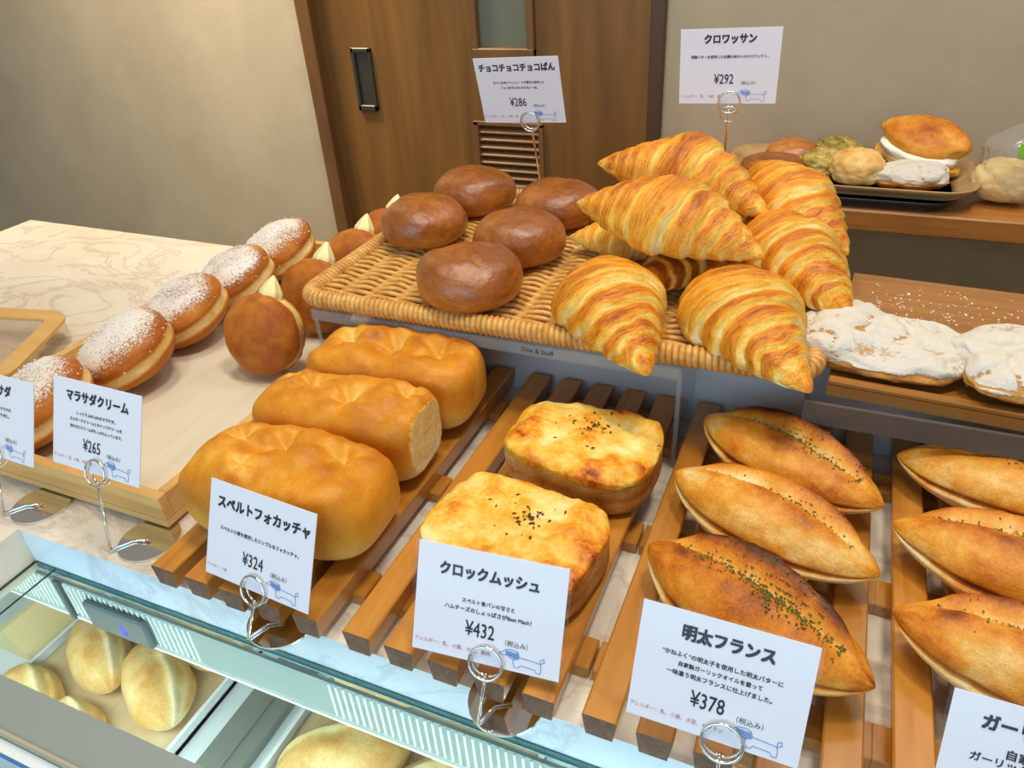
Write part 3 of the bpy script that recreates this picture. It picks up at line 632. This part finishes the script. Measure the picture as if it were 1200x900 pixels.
for i, (x, y, z) in enumerate(((-.710, .380, .053), (-.704, .488, .055), (-.714, .590, .055), (-.720, .688, .055), (-.724, .786, .055))):
    doughnut((x, y, z), (rad(19), rad(-13), 0), 61+i, SL[i], True, R=.055, h=.060)
CL = ['cream doughnut standing on edge beside the back focaccia', 'cream doughnut partly behind the basket left corner', 'cream doughnut behind the basket corner, third from the front', 'cream doughnut furthest back, beneath the chocolate buns']
for i, (x, y) in enumerate(((-.566, .560), (-.566, .662), (-.572, .762), (-.572, .842))):
    ax = Vector((.12, -.85, .30)).normalized(); e = ax.to_track_quat('Z', 'Y').to_euler(); inv = ax.to_track_quat('Z', 'Y').inverted()
    doughnut((x, y, .0145+.047), e, 71+i, CL[i], False, inv @ Vector((.12, .40, .90)), R=.047, h=.058)

# ------------------------------------------------------------------ clear lid with wooden rim at the left
ld = thing('tray_cover', 'clear film tray cover with a flat wooden rim at the left frame edge', 'cover', (0, 0, 0))
pts = [(-1.26, .500), (-.903, .572), (-.826, .415), (-1.18, .345)]
def zl(x, y): return .030
def ribbon(outer, inner, h):
    n = len(outer); V = []
    for ring in (outer, inner):
        for q in ring: V.append((q[0], q[1], zl(*q)+h))
        for q in ring: V.append((q[0], q[1], zl(*q)))
    F = []
    for i in range(n):
        j = (i+1) % n; F += [(i, j, 2*n+j, 2*n+i), (n+i, 3*n+i, 3*n+j, n+j), (i, n+i, n+j, j), (2*n+i, 2*n+j, 3*n+j, 3*n+i)]
    return V, F
c0 = np.mean(pts, 0); inn_p = []
m4 = len(pts)
for i in range(m4):
    a, b, c = (np.array(pts[(i+d) % m4]) for d in (-1, 0, 1)); u1 = (a-b)/np.linalg.norm(a-b); u2 = (c-b)/np.linalg.norm(c-b); s = abs(u1[0]*u2[1]-u1[1]*u2[0]); inn_p.append(b+(u1+u2)*.025/s)
o_, i_ = rpoly(pts, .035), rpoly(inn_p, .012)
V, F = ribbon(o_, i_, .004); mesh('wooden_rim', V, F, M_trayw, ld, smooth=False)
V = [(q[0], q[1], .0315) for q in i_]; mesh('film_window', V+[(x, y, .0308) for x, y, z in V], [tuple(range(len(i_)))[::-1], tuple(range(len(i_), 2*len(i_)))], clear('lid_film', '#f3ece4', .6, .1, 1.45, .18, '#e8dcc8'), ld, smooth=False)
n_ = len(o_); V = [(q[0]*.985+c0[0]*.015, q[1]*.985+c0[1]*.015, z) for z in (.0005, .0295) for q in o_]
mesh('film_wall', V, [(i, (i+1) % n_, n_+(i+1) % n_, n_+i) for i in range(n_)], clear('lid_wall', '#f7f4ee', .5, .1), ld, smooth=False)

# ------------------------------------------------------------------ right wooden tray with powdered pastries
zt = .1005
wt = thing('pastry_board', 'oiled brown wooden tray with powdered almond pastries on the right riser', 'tray', (.021, .562, zt), (0, 0, rad(-3)))
b = MB(); b.box(0, .55, 0, .232, 0, .010); b.build('board_base', M_brown, wt)
for bx in ((0, .55, 0, .009, .010, .0145),): MB().box(*bx, .001).build('board_rim', M_brown, wt)
def powdered(px, py, pz, sx, sy, hz, rz, seed, label, group='powdered almond pastries on the brown tray', name='powdered_pastry'):
    D, F = sph(140, 70); P = sq(D, 2.8, 2.6)*np.array([sx/2, sy/2, hz/2])
    n = fbm(D*np.array([1.6, 1.2, 1]), 1.2, seed, 3); n2 = fbm(P, 75, seed+4, 3); lay = np.abs(np.sin(P[:, 2]/hz*16+3*n+P[:, 0]*30)); up = sm(-.38, .25, D[:, 2])
    cr_ = np.abs(fbm(P, 26, seed+11, 2)); P *= (1+.13*n)[:, None]; P[:, 2] += sm(-.1, .5, D[:, 2])*(.0016*n2+.005*fbm(P, 26, seed+7, 2)-.0035*sm(.12, 0, cr_)); P[:, :2] *= (1+.03*lay*(1-up))[:, None]
    P[:, 2] = np.where(P[:, 2] < 0, P[:, 2]*.7, P[:, 2]); P[:, 2] -= P[:, 2].min()
    dust = -.20+1.0*up+.22*n2-.65*sm(.055, 0, cr_)*(n > -.2)+.15*lay
    o = mesh(name, P, F, M_powd, loc=(px, py, pz), rot=(0, 0, rz), attrs={'toast': .35+.3*lay*(1-up)+.1*n2, 'dust': dust}); return tag(o, label, 'pastry', group)
powdered(.058, .622, zt+.0102, .140, .100, .038, rad(-10), 81, 'sugar-dusted almond pastry next to the basket right corner')
powdered(.178, .620, zt+.0102, .150, .102, .042, rad(22), 82, 'sugar-dusted almond pastry at the right frame edge')

# ------------------------------------------------------------------ things on the wall shelf
zs = -.0298
def dish(name, label, loc, rz, hx, hy, h, mat, flare, cat='tray'):
    r = []
    rings = [(0, 0, .75), (.0, .0, 1)]
    n = len(rrect(-1, 1, -1, 1, .2, 6)); V = []
    prof = [(-.012, 0.0), (0, .003), (flare*.6, h*.6), (flare, h), (flare+.002, h-.002), (flare*.6+.003, h*.55), (.003, 0)]
    for off, z in prof: V += [(x, y, z) for x, y in rrect(-hx-off, hx+off, -hy-off, hy+off, .035+off, 6)]
    F = []
    for k in range(len(prof)-1):
        for i in range(n): F.append((k*n+i, k*n+(i+1) % n, (k+1)*n+(i+1) % n, (k+1)*n+i))
    F.append(tuple(range(n))); F.append(tuple((len(prof)-1)*n+i for i in range(n))[::-1])
    o = mesh(name, V, [f[::-1] for f in F], mat, loc=loc, rot=(0, 0, rz)); return tag(o, label, cat)
M_liner2 = wood('kraft_tray', '#8f6f46', '#a98557', '#bc9a69', (5, 30, 30), .55)
dish('serving_tray', 'dark lower tray stacked beneath the wood-look tray on the wall shelf', (.005, 1.515, zs), 0, .175, .092, .020, M_dark, .020)
dish('serving_tray', 'wood-look rounded tray of pastries on the wall shelf', (.010, 1.520, zs+.0205), 0, .192, .098, .022, M_liner2, .024)
z2 = zs+.0205+.0035
def lump(name, px, py, pz, sx, sy, hz, seed, mat, label, cat, rz=0, tb=.45, amp=.1, group='pastries on the wall shelf tray', rot=None):
    D, F = sph(72, 44); P = sq(D, 2.2, 2.3)*np.array([sx/2, sy/2, hz/2]); n = fbm(D, 1.7, seed, 3); n2 = fbm(D, 6, seed+2, 2); P *= (1+amp*n+amp*.35*n2)[:, None]
    P[:, 2] = np.where(P[:, 2] < 0, P[:, 2]*.75, P[:, 2]); P[:, 2] -= P[:, 2].min()
    o = mesh(name, P, F, mat, loc=(px, py, pz), rot=rot or (0, 0, rz), attrs={'toast': tb+.15*n+.1*n2+.15*D[:, 2], 'dust': np.zeros(len(P))}); return tag(o, label, cat, group)
lump('round_bun', -.090, 1.560, z2, .100, .09, .060, 91, M_choc, 'brown round bun at the back left of the shelf tray', 'bun', tb=.3, amp=.04)
lump('round_bun', -.115, 1.480, z2, .120, .09, .050, 92, M_choc, 'brown bun at the shelf tray front, partly behind the croissants', 'bun', tb=.45, amp=.04)
lump('herb_scone', -.030, 1.495, z2, .085, .08, .060, 93, M_green, 'knobbly greenish scone in front of the dark-topped pastry on the shelf tray', 'scone', tb=.55, amp=.16)
lump('topped_pastry', -.005, 1.575, z2, .095, .08, .062, 94, M_green, 'pastry with dark crisp topping at the shelf tray back', 'pastry', tb=.7, amp=.2)
lump('cheese_bun', 0.030, 1.475, z2, .095, .09, .070, 95, M_pale, 'round yellow cheese bun in the middle front of the shelf tray', 'bun', tb=.5, amp=.08)
powdered(.118, 1.478, z2, .125, .085, .045, rad(-4), 96, 'white powdered pastry in front of the cream sandwich on the shelf tray', 'pastries on the wall shelf tray')
sw = thing('cream_sandwich', 'split roll with white cream filling at the shelf tray back right', 'sandwich', (.128, 1.568, z2+.012), (0, rad(10), rad(-20)))
def half(zc, hz, seed, nm, tilt, tb):
    D, F = sph(72, 36); P = sq(D, 2.3, 2.4)*np.array([.080, .050, hz/2]); P[:, 1] *= 1-.5*(P[:, 0]/.08)**2; n = fbm(D, 2, seed, 2); P *= (1+.05*n)[:, None]
    return mesh(nm, P, F, M_ment, sw, loc=(0, 0, zc), rot=(rad(tilt), 0, 0), attrs={'toast': tb+.15*n+.1*D[:, 2], 'dust': np.zeros(len(P))})
half(.012, .028, 1, 'bottom_half', 4, .3); half(.052, .044, 2, 'top_half', 26, .48)
D, F = sph(60, 30); P = sq(D, 3, 3)*np.array([.068, .040, .015]); P[:, 1] *= 1-.5*(P[:, 0]/.08)**2; P *= (1+.06*fbm(D, 3, 5, 2))[:, None]; mesh('cream_filling', P, F, plain('whipped_cream', '#efe9d8', .5), sw, loc=(0, -.010, .030), rot=(rad(15), 0, 0))
lump('sliced_bread', .268, 1.500, zs+.001, .105, .085, .085, 97, M_pale, 'pale sliced bread inside the clear plastic bag', 'bread', tb=.35, amp=.06, group='bagged bread on the shelf')
bg = thing('plastic_bag', 'clear plastic bag with a green tie, at the right frame edge on the wall shelf', 'bag', (.318, 1.505, zs+.0005))
D, F = sph(96, 64); k = (D[:, 2]+1)/2; P = sq(D, 2.6, 3)*np.array([.092, .062, .085]); neck = sm(.55, .95, k); P[:, :2] *= (1-.72*neck*sm(1.02, .9, k))[:, None]; P[:, 2] *= 1+.0*k
n = fbm(D, 5, 9, 3); P *= (1+.05*n)[:, None]; P[:, 0] += .035*neck; P[:, 2] -= P[:, 2].min(); P[:, 2] *= .17/P[:, 2].max()
mesh('film', P, F, M_bag, bg)
MB().box(-.062, -.034, -.052, -.049, .092, .116, .001).build('green_tie', plain('green_tape', '#8fce3c', .4), bg, rot=(0, 0, rad(10)))

# ------------------------------------------------------------------ pastries and trays in the chilled case
wgo = wg.build('wedge_block', plain('cream_block', '#efd9a0', .6), loc=(0, 0, 0)); tag(wgo, 'cream-coloured wedge block at the left end inside the chilled case', 'block')
case_tray(-.720, -.496, 'lined tray with filled rolls under the temperature display')
case_tray(-.402, -.16, 'lined tray of half-moon pastries under the striped part of the case glass')
def turnover(px, py, L, Wd, rz, seed, label, hz=.040, pz=-.2175):
    nU, nV = 90, 60; U, A = np.meshgrid(np.sin(np.linspace(-math.pi/2, math.pi/2, nU)), np.linspace(0, 2*math.pi, nV, endpoint=False), indexing='ij'); U, A = U.ravel(), A.ravel()
    pr = np.clip(1-np.abs(U)**2.3, 0, 1)**.6; D = np.stack([U*2, np.cos(A), np.sin(A)], 1); n = fbm(D, 1.6, seed, 3)
    y = np.cos(A); z = np.sin(A); lip = np.exp(-((z+.15)/.16)**2)
    rr = pr*(1+.05*n+.10*lip*(y > 0)); P = np.stack([U*L/2, rr*y*Wd/2, np.where(z > 0, rr*z*hz*.72, rr*z*hz*.3)+hz*.28], 1)
    P[:, 2] += .004*np.exp(-((y-.55)/.14)**2)*(z > 0)*pr-.004*np.exp(-((y-.75)/.12)**2)*(z > 0)*pr; P[:, 2] -= P[:, 2].min()
    toast = .48+.16*n+.14*np.exp(-((y+.1)/.5)**2)*(z > 0)-.3*np.exp(-((y-.55)/.14)**2)*(z > 0)-.15*lip
    F = []
    for i in range(nU-1):
        for j in range(nV): F.append((i*nV+j, (i+1)*nV+j, (i+1)*nV+(j+1) % nV, i*nV+(j+1) % nV))
    o = mesh('half_moon_pastry', P, F[::1], M_pale, loc=(px, py, pz), rot=(0, 0, rz), attrs={'toast': toast, 'dust': np.zeros(len(P))}); return tag(o, label, 'pastry', 'half-moon pastries in the chilled case')
turnover(-.650, .288, .118, .058, rad(-30), 101, 'half-moon pastry nearest the temperature display in the first case tray')
turnover(-.560, .282, .122, .064, rad(-31), 102, 'large half-moon pastry at the right of the first case tray')
turnover(-.668, .215, .110, .060, rad(-30), 103, 'half-moon pastry at the left, half hidden by the case front rail')
turnover(-.590, .205, .105, .056, rad(-28), 104, 'half-moon pastry at the bottom, mostly hidden by the case front rail')
turnover(-.545, .345, .105, .062, rad(-8), 105, 'half-moon pastry peeking out under the louvred duct lip')
turnover(-.330, .286, .125, .068, rad(30), 106, 'half-moon pastry at the left of the second case tray')
turnover(-.225, .285, .115, .080, rad(30), 107, 'half-moon pastry at the right of the second case tray')
turnover(-.345, .372, .110, .062, rad(0), 108, 'half-moon pastry at the back of the second case tray')

# ------------------------------------------------------------------ clear sheet under the herb rolls, powder specks
cs_x = np.linspace(-.094, .080, 40); cs_y = np.linspace(.272, .628, 60); V = []; F = []
for yy in cs_y:
    for xx in cs_x:
        c = max(0, 1-math.hypot(xx+.094, yy-.272)/.055); V.append((xx, yy, .0303+.016*c*c))
for i in range(59):
    for k in range(39): a = i*40+k; F.append((a, a+1, a+41, a+40))
cs = mesh('clear_sheet', V, F, clear('clear_sheet_film', '#f8f8f6', 1.0, .06), loc=(0, 0, 0)); tag(cs, 'clear plastic sheet with a curled corner under the herb rolls of the 378 yen card', 'sheet')
rng = random.Random(5); sp = MB()
for i in range(420):
    a, b = rng.uniform(.02, .30), rng.uniform(.03, .21)
    if rng.random() < .5: b = rng.uniform(.14, .215)
    z = .0101; w_ = rng.uniform(.0004, .0014); sp.add([(a+w_, b, z), (a, b+w_, z), (a-w_, b, z), (a, b-w_, z), (a, b, z+w_*.6)], [(0, 1, 4), (1, 2, 4), (2, 3, 4), (3, 0, 4)])
so = sp.build('powder_specks', M_sugar, wt); so['kind'] = 'stuff'

# ------------------------------------------------------------------ price cards and their ring stands
CWD, CH = .105, .079
def stroke_ribbon(mb, pts, w, y):
    pts = [np.array(p, float) for p in pts]
    for a, b in zip(pts, pts[1:]):
        d = b-a; l = np.linalg.norm(d)+1e-9; nx = np.array([-d[1], d[0]])/l*w/2; e = d/l*w*.3
        q = [a-e-nx, b+e-nx, b+e+nx, a-e+nx]; mb.add([(p[0], y, p[1]) for p in q], [(0, 1, 2, 3)])
def doodle(parent, x, z, s=1.0):
    mb = MB(); S = .0225*s
    L = [[(.0, .62), (.12, .78), (.30, .82), (.42, .74), (.46, .52), (.36, .40), (.30, .30), (.34, .02), (.46, .0), (.50, .14), (.88, .10), (.92, -.04), (1.02, -.04), (1.03, .24), (1.0, .46)],
         [(.46, .52), (.62, .50), (1.0, .44), (1.10, .54), (1.08, .72), (1.0, .62), (1.0, .46)],
         [(.0, .62), (-.06, .56), (.02, .50), (.16, .52), (.24, .40), (.36, .40)]]
    for l in L: stroke_ribbon(mb, [(x+(a-.5)*S*1.15, z+(b-.4)*S*.62) for a, b in l], .00042, -.0007)
    for i in range(9):
        t = i/8; a = (.10+.30*t, .72-.03*t); b = (.14+.30*t, .52-.10*t)
        stroke_ribbon(mb, [(x+(q[0]-.5)*S*1.15, z+(q[1]-.4)*S*.62) for q in (a, b)], .0006, -.0008)
    mb.build('dog_doodle', M_blue, parent)
def card(pos, xd, upd, title, tw, tx, lines, lw, price, label, group, ring_u=.5, base=None, lx=0, tz=.22, allergen='アレルギー：乳、小麦、卵', aw=.042, rodtop=None, lz=.46, pz=.69, rr=.0112, film=True, disc=True, bold=.042, scale=1.0, drop=0):
    X = Vector(xd).normalized(); U = Vector(upd); U = (U-X*U.dot(X)).normalized(); Yn = U.cross(X)
    K = scale; M = Matrix(((X.x*K, Yn.x*K, U.x*K, pos[0]), (X.y*K, Yn.y*K, U.y*K, pos[1]), (X.z*K, Yn.z*K, U.z*K, pos[2]+CT), (0, 0, 0, 1)))
    c = bpy.data.objects.new('price_card', None); C.objects.link(c); c.matrix_world = M; c.empty_display_size = .02; tag(c, label, 'price card', group)
    MB().box(-CWD/2+.0022, CWD/2-.0022, -.0003, .0003, -CH/2+.002, CH/2-.002).build('paper', M_paper, c)
    if film:
        P = rrect(-CWD/2, CWD/2, -CH/2, CH/2, .003, 4); V = [(x, -.0013, z) for x, z in P]+[(x, .0009, z) for x, z in P]; n = len(P)
        mesh('laminate', V, [tuple(range(n)), tuple(range(n, 2*n))[::-1]]+[(i, n+i, n+(i+1) % n, (i+1) % n) for i in range(n)], M_film, c, smooth=False)
    fx = lambda u: (u-.5)*CWD; fz = lambda v: (.5-v)*CH
    put_text('title_lettering', title, c, fx(tx), fz(tz), tw*CWD, M_ink, bold, sx=1.12)
    for i, (b, w) in enumerate(zip(lines, lw)): put_text('description_line', b, c, fx(.5+lx), fz(lz+.075*i), w*CWD, M_ink, .022)
    put_text('price_lettering', price, c, fx(.46), fz(pz), .19*CWD, M_ink, .008, sx=1.4)
    put_text('tax_note', '（税込み）', c, fx(.70), fz(pz+.055), .145*CWD, M_ink, .0)
    put_text('allergen_note', allergen, c, fx(.035)+aw/2, fz(.875), aw, M_red, .01)
    doodle(c, fx(.735), fz(.865))
    if base is None: return c
    # stand: base disc, rod and a double ring that grips the lower edge
    s = thing('card_stand', base[2], 'card stand', (base[0], base[1], base[3]), group='chrome ring card stands')
    inv = lambda p: Vector(p)-Vector((base[0], base[1], base[3]))
    ctr_ = Vector(pos)+X*fx(ring_u)*scale+U*(-CH/2+.004)*scale; rad_ = rr
    for nm, off in (('front_ring', -.0030), ('rear_ring', .0026)):
        q = [inv(ctr_+Yn*off+X*rad_*(1-.25*(drop > 0)*(off > 0))*math.cos(a)+U*(rad_*(1-.25*(drop > 0)*(off > 0))*math.sin(a)-drop*(off > 0))) for a in np.linspace(0, 2*math.pi, 40, endpoint=False)]
        MB().tube(q, .00105, 8, closed=True).build(nm, M_chrome, s, smooth=True)
    bot = inv(ctr_-U*rad_); foot = Vector((0, 0, .003))
    MB().tube([bot+U*.003, bot, bot.lerp(foot, .12), foot], .0013, 8).build('rod', M_chrome, s, smooth=True)
    if disc:
        D = .0265; q = [(base[4]+D*math.cos(a), base[5]+D*math.sin(a)) for a in np.linspace(0, 2*math.pi, 48, endpoint=False)]
        mb = MB(); mb.prism(q, 0, .0022); mb.build('base_disc', M_chrome, s)
        MB().tube([(0, 0, .0036), (base[4]*.5, base[5]*.5+.004, .0036), (base[4]*.9+.006, base[5]*.9, .0036)], .0012, 8).build('foot_wire', M_chrome, s, smooth=True)
    return c
G = 'laminated price cards'
card((-.340, .278, .074), (.997, -.072, .006), (.024, .413, .91), 'スペルトフォカッチャ', .83, .52, ['スペルト小麦を使用したシンプルなフォカッチャ。'], [.72], '¥324', 'price card reading 324 yen in front of the focaccia', G, .50, (-.346, .2475, 'ring card stand in front of the focaccia rack', .0003, .012, .0245), lz=.47, allergen='アレルギー：小麦', aw=.020)
card((-.159, .282, .074), (.996, .094, -.006), (-.035, .428, .903), 'クロックムッシュ', .635, .49, ['スペルト食パンの甘さと', 'ハムチーズのしょっぱさがBest Mach！'], [.34, .56], '¥432', 'price card reading 432 yen in front of the cheese toasts', G, .52, (-.1555, .2465, 'ring card stand in front of the cheese toast rack', .0003, .010, .0245), allergen='アレルギー：乳、小麦、大豆、豚肉', aw=.053)
card((-.0132, .2730, .0848), (1, .001, -.005), (.004, .425, .905), '明太フランス', .50, .515, ['“かねふく”の明太子を使用した明太バターに', '自家製ガーリックオイルを塗って', '一味違う明太フランスに仕上げました。'], [.66, .46, .58], '¥378', 'price card reading 378 yen in front of the herb rolls', G, .575, (-.0035, .2440, 'ring card stand in front of the herb roll rack', .0003, .012, .0245), tz=.19, lz=.375, allergen='アレルギー：乳、小麦、大豆、ゼラチン', aw=.056, bold=.048, scale=.941)
card((-.519, .3080, .113), (1, -.016, .004), (.003, .413, .911), 'マラサダクリーム', .67, .51, ['しっとりふわふわのマラサダ。', 'カスタードクリームとホイップクリームを', '合わせたクリームがたっぷり入っています。'], [.42, .57, .57], '¥265', 'price card reading 265 yen in front of the sugared doughnuts', G, .53, (-.523, .2790, 'tall ring card stand in front of the doughnut tray', .0003, .021, .0235), tz=.19, lz=.365, allergen='アレルギー：乳、小麦、大豆、卵', aw=.045)
card((-.650, .3080, .0985), (1, -.016, .004), (.003, .413, .911), 'マラサダ', .34, .53, ['しっとりふわふわのマラサダ、', 'シンプルなマラサダに。'], [.42, .36], '¥238', 'price card cut off by the left frame edge', G, .5, (-.660, .2790, 'ring card stand at the left frame edge', .0003, .021, .0235), tz=.19, lz=.40, lx=0, allergen='アレルギー：乳、小麦、大豆、卵', aw=.045)
card((.1435, .2740, .0815), (1, .001, -.005), (.004, .425, .905), 'ガーリックフランス', .70, .52, ['自家製', 'ガーリックバターと'], [.16, .46], '¥345', 'price card cut off by the lower right frame corner', G, .575, (.153, .2440, 'ring card stand at the lower right frame corner', .0003, .012, .0245), tz=.19, lz=.375, lx=-.12, bold=.048, scale=.941)
card((-.346, .812, .278), (.999, .022, .036), (-.03, -.227, .974), 'チョコチョコチョコぱん', .86, .50, ['生パン生地にチョコレートを贅沢に使用した', 'チョコ好きにはたまらない一品。'], [.58, .42], '¥286', 'price card reading 286 yen above the chocolate buns', G, .57, (-.352, .8880, 'tall ring card stand among the chocolate buns', .1235, 0, -.0), tz=.16, lz=.375, pz=.66, disc=False)
card((-.124, .850, .300), (.999, .042, .021), (-.017, -.095, .995), 'クロワッサン', .49, .50, ['発酵バターを使用した自慢の味わいのクロワッサン。'], [.74], '¥292', 'price card reading 292 yen above the croissants', G, .53, (-.122, .8700, 'tall ring card stand behind the croissant heap', .1235, 0, 0), tz=.15, lz=.37, pz=.65, film=False, disc=False, drop=.0145)
